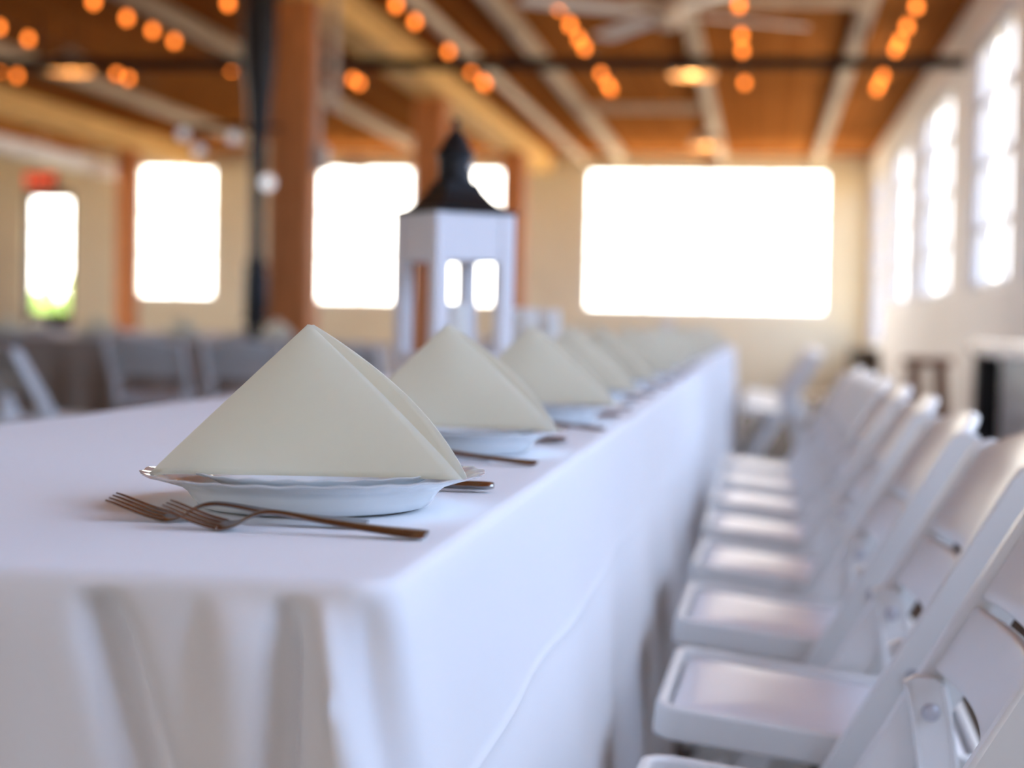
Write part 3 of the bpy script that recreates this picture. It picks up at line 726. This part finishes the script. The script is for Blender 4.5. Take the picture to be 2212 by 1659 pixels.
# ------------------------------------------------------------------ white folding chairs
SL = 0.587
def chair_proto():
    t = thing('folding_chair', '', 'chair')
    ln = lambda z: SL * (z - 0.445)
    for s in (-1, 1):
        bm = NB(); wv = 0.058
        top = [(ln(0.733), 0.733), (ln(0.733) + 0.012, 0.746), (ln(0.733) + 0.030, 0.751), (ln(0.733) + 0.050, 0.744), (ln(0.716) + wv, 0.716)]
        poly = [(ln(0.0), 0.0)] + top + [(ln(0.0) + wv, 0.0)]
        add_prism(bm, poly, s * 0.225 - 0.011, s * 0.225 + 0.011, 'Y')
        obj('side_rail', bm, M['resin'], t, bevel=0.004)
    def panel(z0, ztop_fn, name):
        bm = NB()
        def fn(u, v):
            y = -0.214 + 0.428 * u; q = 1 - (y / 0.214) ** 2; z = z0 + (ztop_fn(q) - z0) * v
            return (ln(z) + 0.020 + 0.022 * q, y, z)
        add_grid(bm, fn, 24, 10); return obj(name, bm, M['resin'], t, solid=0.018, bevel=0.004, angle=60)
    panel(0.622, lambda q: 0.734 + 0.036 * q, 'back_panel')
    panel(0.546, lambda q: 0.614, 'lower_slat')
    # seat, sloping down a little to the rear
    se = bpy.data.objects.new('seat', None); 
    tilt = Matrix.Translation((-0.222, 0, 0.452)) @ Matrix.Rotation(math.radians(6.5), 4, 'Y')
    def rrect(hx0, hx1, hy, r, n=6):
        pts = []
        for cx, cy, a0 in ((hx1 - r, hy - r, 0), (hx0 + r, hy - r, PI / 2), (hx0 + r, -hy + r, PI), (hx1 - r, -hy + r, 1.5 * PI)):
            for k in range(n + 1): a = a0 + PI / 2 * k / n; pts.append((cx + r * math.cos(a), cy + r * math.sin(a)))
        return pts
    outer = rrect(0, 0.385, 0.196, 0.035); inner = rrect(0.013, 0.372, 0.183, 0.025)
    bm = NB()
    ob = [bm.verts.new((x, y, -0.040)) for x, y in outer]; ot = [bm.verts.new((x, y, 0)) for x, y in outer]
    it = [bm.verts.new((x, y, 0)) for x, y in inner]; ib = [bm.verts.new((x, y, -0.040)) for x, y in inner]
    n = len(outer)
    for k in range(n):
        j = (k + 1) % n
        for a, b in ((ob, ot), (ot, it), (it, ib), (ib, ob)): bm.faces.new((a[k], a[j], b[j], b[k]))
    bmesh.ops.transform(bm, matrix=tilt, verts=bm.verts[:]); obj('seat_frame', bm, M['resin'], t, bevel=0.004)
    bm = NB()
    rings = []
    for sc, dz in ((1.0, -0.018), (0.985, -0.012), (0.93, -0.008), (0.75, -0.004), (0.4, -0.002)):
        rings.append([bm.verts.new((0.1925 + (x - 0.1925) * sc * 0.985, y * sc * 0.98, dz)) for x, y in inner])
    for a, b in zip(rings, rings[1:]):
        for k in range(n): bm.faces.new((a[k], a[(k + 1) % n], b[(k + 1) % n], b[k]))
    bm.faces.new(rings[-1])
    und = [bm.verts.new((x, y, -0.034)) for x, y in [(0.1925 + (x - 0.1925) * 0.985, y * 0.98) for x, y in inner]]
    for k in range(n): bm.faces.new((und[k], und[(k + 1) % n], rings[0][(k + 1) % n], rings[0][k]))
    bm.faces.new(und[::-1])
    bmesh.ops.transform(bm, matrix=tilt, verts=bm.verts[:]); obj('seat_pad', bm, M['pad'], t)
    bpy.data.objects.remove(se)
    for s in (-1, 1):
        bm = NB(); C_ = interp([(0.062, 0.540), (0.070, 0.508), (0.086, 0.40), (0.112, 0.22), (0.165, 0.0)], 6); hw = 0.021
        Lp = [(x - hw, z) for x, z in C_]; Rp = [(x + hw, z) for x, z in C_]
        Lp[0] = (Lp[0][0] + 0.012, Lp[0][1] + 0.004); Rp[0] = (Rp[0][0] - 0.010, Rp[0][1] + 0.004)
        add_prism(bm, Lp + Rp[::-1], s * 0.205 - 0.007, s * 0.205 + 0.007, 'Y')
        for e in (Lp, Rp):                                                # raised rib along each edge of the leg
            add_tube(bm, [(x + (0.003 if e is Lp else -0.003), s * 0.198, z) for x, z in e[1:]], 0.0036, 6)
        lg = obj('rear_leg', bm, M['resin'], t, bevel=0.003)
        bm = NB(); add_tube(bm, [(0.070, s * 0.1905, 0.508), (0.070, s * 0.193, 0.508), (0.070, s * 0.1975, 0.508), (0.070, s * 0.240, 0.508)], [0.005, 0.0085, 0.0095, 0.0095], 16); obj('bolt', bm, M['bolt'], lg)
    bm = NB(); add_box(bm, (ln(0.13) + 0.015, -0.214, 0.118), (ln(0.13) + 0.035, 0.214, 0.145)); obj('stretcher', bm, M['resin'], t, bevel=0.004)
    bm = NB(); add_box(bm, (0.125, -0.198, 0.10), (0.145, 0.198, 0.127)); obj('stretcher', bm, M['resin'], t, bevel=0.004)
    return t
chair0 = chair_proto()
used = [False]
def chair(x, y, rz, label, group):
    o = chair0 if not used[0] else copy_tree(chair0); used[0] = True
    o.location = (x, y, 0); o.rotation_euler = (0, 0, rz); return tag(o, label, 'chair', group)
CX, CY = 0.104, 1.580
yaws = [-0.03, -0.02, -0.01, -0.02, 0.0, -0.02, 0.01, 0.0]
for k in range(8):
    lab = ('white folding chair nearest the camera, mostly outside the picture' if k == 0 else
           'white folding chair, %s from the near end of the long table' % ORD[k])
    chair(CX + (0.008 if k == 1 else 0), CY + 0.611 * k, yaws[k], lab, 'folding chairs along the long table')
for i, k in enumerate(range(14, 19)):
    chair(CX + 0.02, CY + 0.611 * k, 0.04 * (i % 3 - 1), 'white folding chair beyond the gap in the row, %s past the gap' % ORD[i], 'folding chairs beyond the gap by the long table')

# ------------------------------------------------------------------ tables at the left and their chairs
def soft_fold(sd, s, t):
    if sd.startswith('c'): return 0.0
    return 0.022 * min(1, t / 0.4) * math.sin(s * 24 + (1.3 if sd == 'near' else 0)) * min(1, s / 0.1)
def side_table(x0, x1, y0, y1, m, label):
    return tag(tablecloth('tablecloth', x0, x1, y0, y1, m, soft_fold, step_long=0.05, step_short=0.025), label, 'tablecloth', 'floor-length cloths of the other tables')
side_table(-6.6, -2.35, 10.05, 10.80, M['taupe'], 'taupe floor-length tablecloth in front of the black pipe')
side_table(-9.5, -4.2, 15.2, 16.0, M['cloth'], 'white floor-length tablecloth between the posts, behind the taupe one')
side_table(-2.6, -1.6, 15.5, 20.5, M['cloth'], 'white floor-length tablecloth running past the post behind the lantern')
def side_setting(x, y, rz, label):
    p = copy_tree(plate0); p.location = (x, y, ZT); p.rotation_euler = (0, 0, 0); tag(p, 'plate under the ' + label, 'plate', 'plates on the other tables')
    q = copy_tree(nap0); q.location = (x, y, ZT + 0.0280); q.rotation_euler = (0, 0, rz); tag(q, label, 'napkin', 'folded napkins on the other tables')
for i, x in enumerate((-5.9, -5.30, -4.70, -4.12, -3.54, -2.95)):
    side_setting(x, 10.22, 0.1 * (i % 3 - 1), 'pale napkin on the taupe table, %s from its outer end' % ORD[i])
for i, x in enumerate((-8.9, -8.2, -7.5, -6.8, -6.1, -5.4, -4.7)):
    side_setting(x, 15.42, 0.1 * (i % 2), 'napkin on white cloth behind the taupe table, %s from outer end' % ORD[i])
for i, y in enumerate((15.8, 16.5, 17.2, 17.9, 18.6)):
    side_setting(-1.85, y, 0, 'napkin on the cloth past the lantern, %s from its near end' % ORD[i])
for i, (x, y, rz) in enumerate(((-3.51, 9.62, -PI / 2), (-2.93, 9.60, -PI / 2 + 0.06), (-2.36, 9.66, -PI / 2 - 0.05))):
    chair(x, y, rz, 'white folding chair at the taupe table, %s counted towards the lantern' % ORD[i], 'chairs at the taupe table')
chair(-3.14, 7.16, PI + 0.79, 'white folding chair standing alone at the left, turned sideways', 'chairs standing apart')
for i, (x, y) in enumerate(((-7.9, 14.8), (-7.2, 14.8), (-6.5, 14.8), (-5.8, 14.8), (-5.1, 14.8), (-4.5, 14.8))):
    chair(x, y, -PI / 2, 'white folding chair at the table behind the taupe one, %s from outer end' % ORD[i], 'chairs at the far white table')
for i, y in enumerate((16.0, 16.65, 17.3, 17.95)):
    chair(-1.25, y, 0, 'white folding chair beside the cloth past the lantern, %s from the near end' % ORD[i], 'chairs at the cloth past the lantern')

# ------------------------------------------------------------------ along the window wall
t = thing('bar_counter', 'pale slatted counter with a thick white top by the windows', 'counter', (1.22, 6.9, 0))
bm = NB(); add_box(bm, (-0.24, -1.9, 0.79), (0.27, 1.55, 0.862)); obj('counter_top', bm, M['counter_top'], t, bevel=0.008)
bm = NB(); add_box(bm, (-0.105, -1.8, 0.0), (0.27, 1.30, 0.79))
for k in range(6): add_box(bm, (-0.12, -1.8, 0.04 + 0.122 * k), (-0.105, 1.30, 0.04 + 0.122 * k + 0.10))
obj('counter_body', bm, M['counter_panel'], t, bevel=0.003)
bm = NB(); add_box(bm, (-0.225, 1.32, 0), (-0.115, 1.43, 0.79)); obj('corner_post', bm, M['black_metal'], t, bevel=0.004)
t = thing('bar_stool', 'brown wooden stool standing beyond the pale counter', 'stool', (1.06, 11.3, 0))
bm = NB(); add_lathe(bm, [(0, 0.68), (0.15, 0.68), (0.165, 0.695), (0.165, 0.715), (0.15, 0.73), (0, 0.725)], 24); obj('seat', bm, M['brown_wood'], t)
for k in range(4):
    a = PI / 4 + k * PI / 2; c, s = math.cos(a), math.sin(a)
    bm = NB(); add_tube(bm, [(0.11 * c, 0.11 * s, 0.69), (0.19 * c, 0.19 * s, 0)], [0.036, 0.030], 10); obj('leg', bm, M['brown_wood'], t)
bm = NB(); P = [(0.162 * math.cos(PI / 4 + k * PI / 2), 0.162 * math.sin(PI / 4 + k * PI / 2), 0.24) for k in range(5)]; add_tube(bm, P, 0.011, 8); obj('footrest', bm, M['brown_wood'], t)
bm = NB(); add_box(bm, (1.22, 22.2, 0.0), (1.49, 24.6, 0.66))
for k in range(20): add_box(bm, (1.20, 22.25 + 0.117 * k, 0.06), (1.22, 22.31 + 0.117 * k, 0.62))
tag(obj('radiator', bm, mat('dark_brown_radiator', (0.05, 0.035, 0.02), rough=0.5, var=0.1), bevel=0.004), 'dark brown radiator under the narrow last window of the window wall', 'radiator')
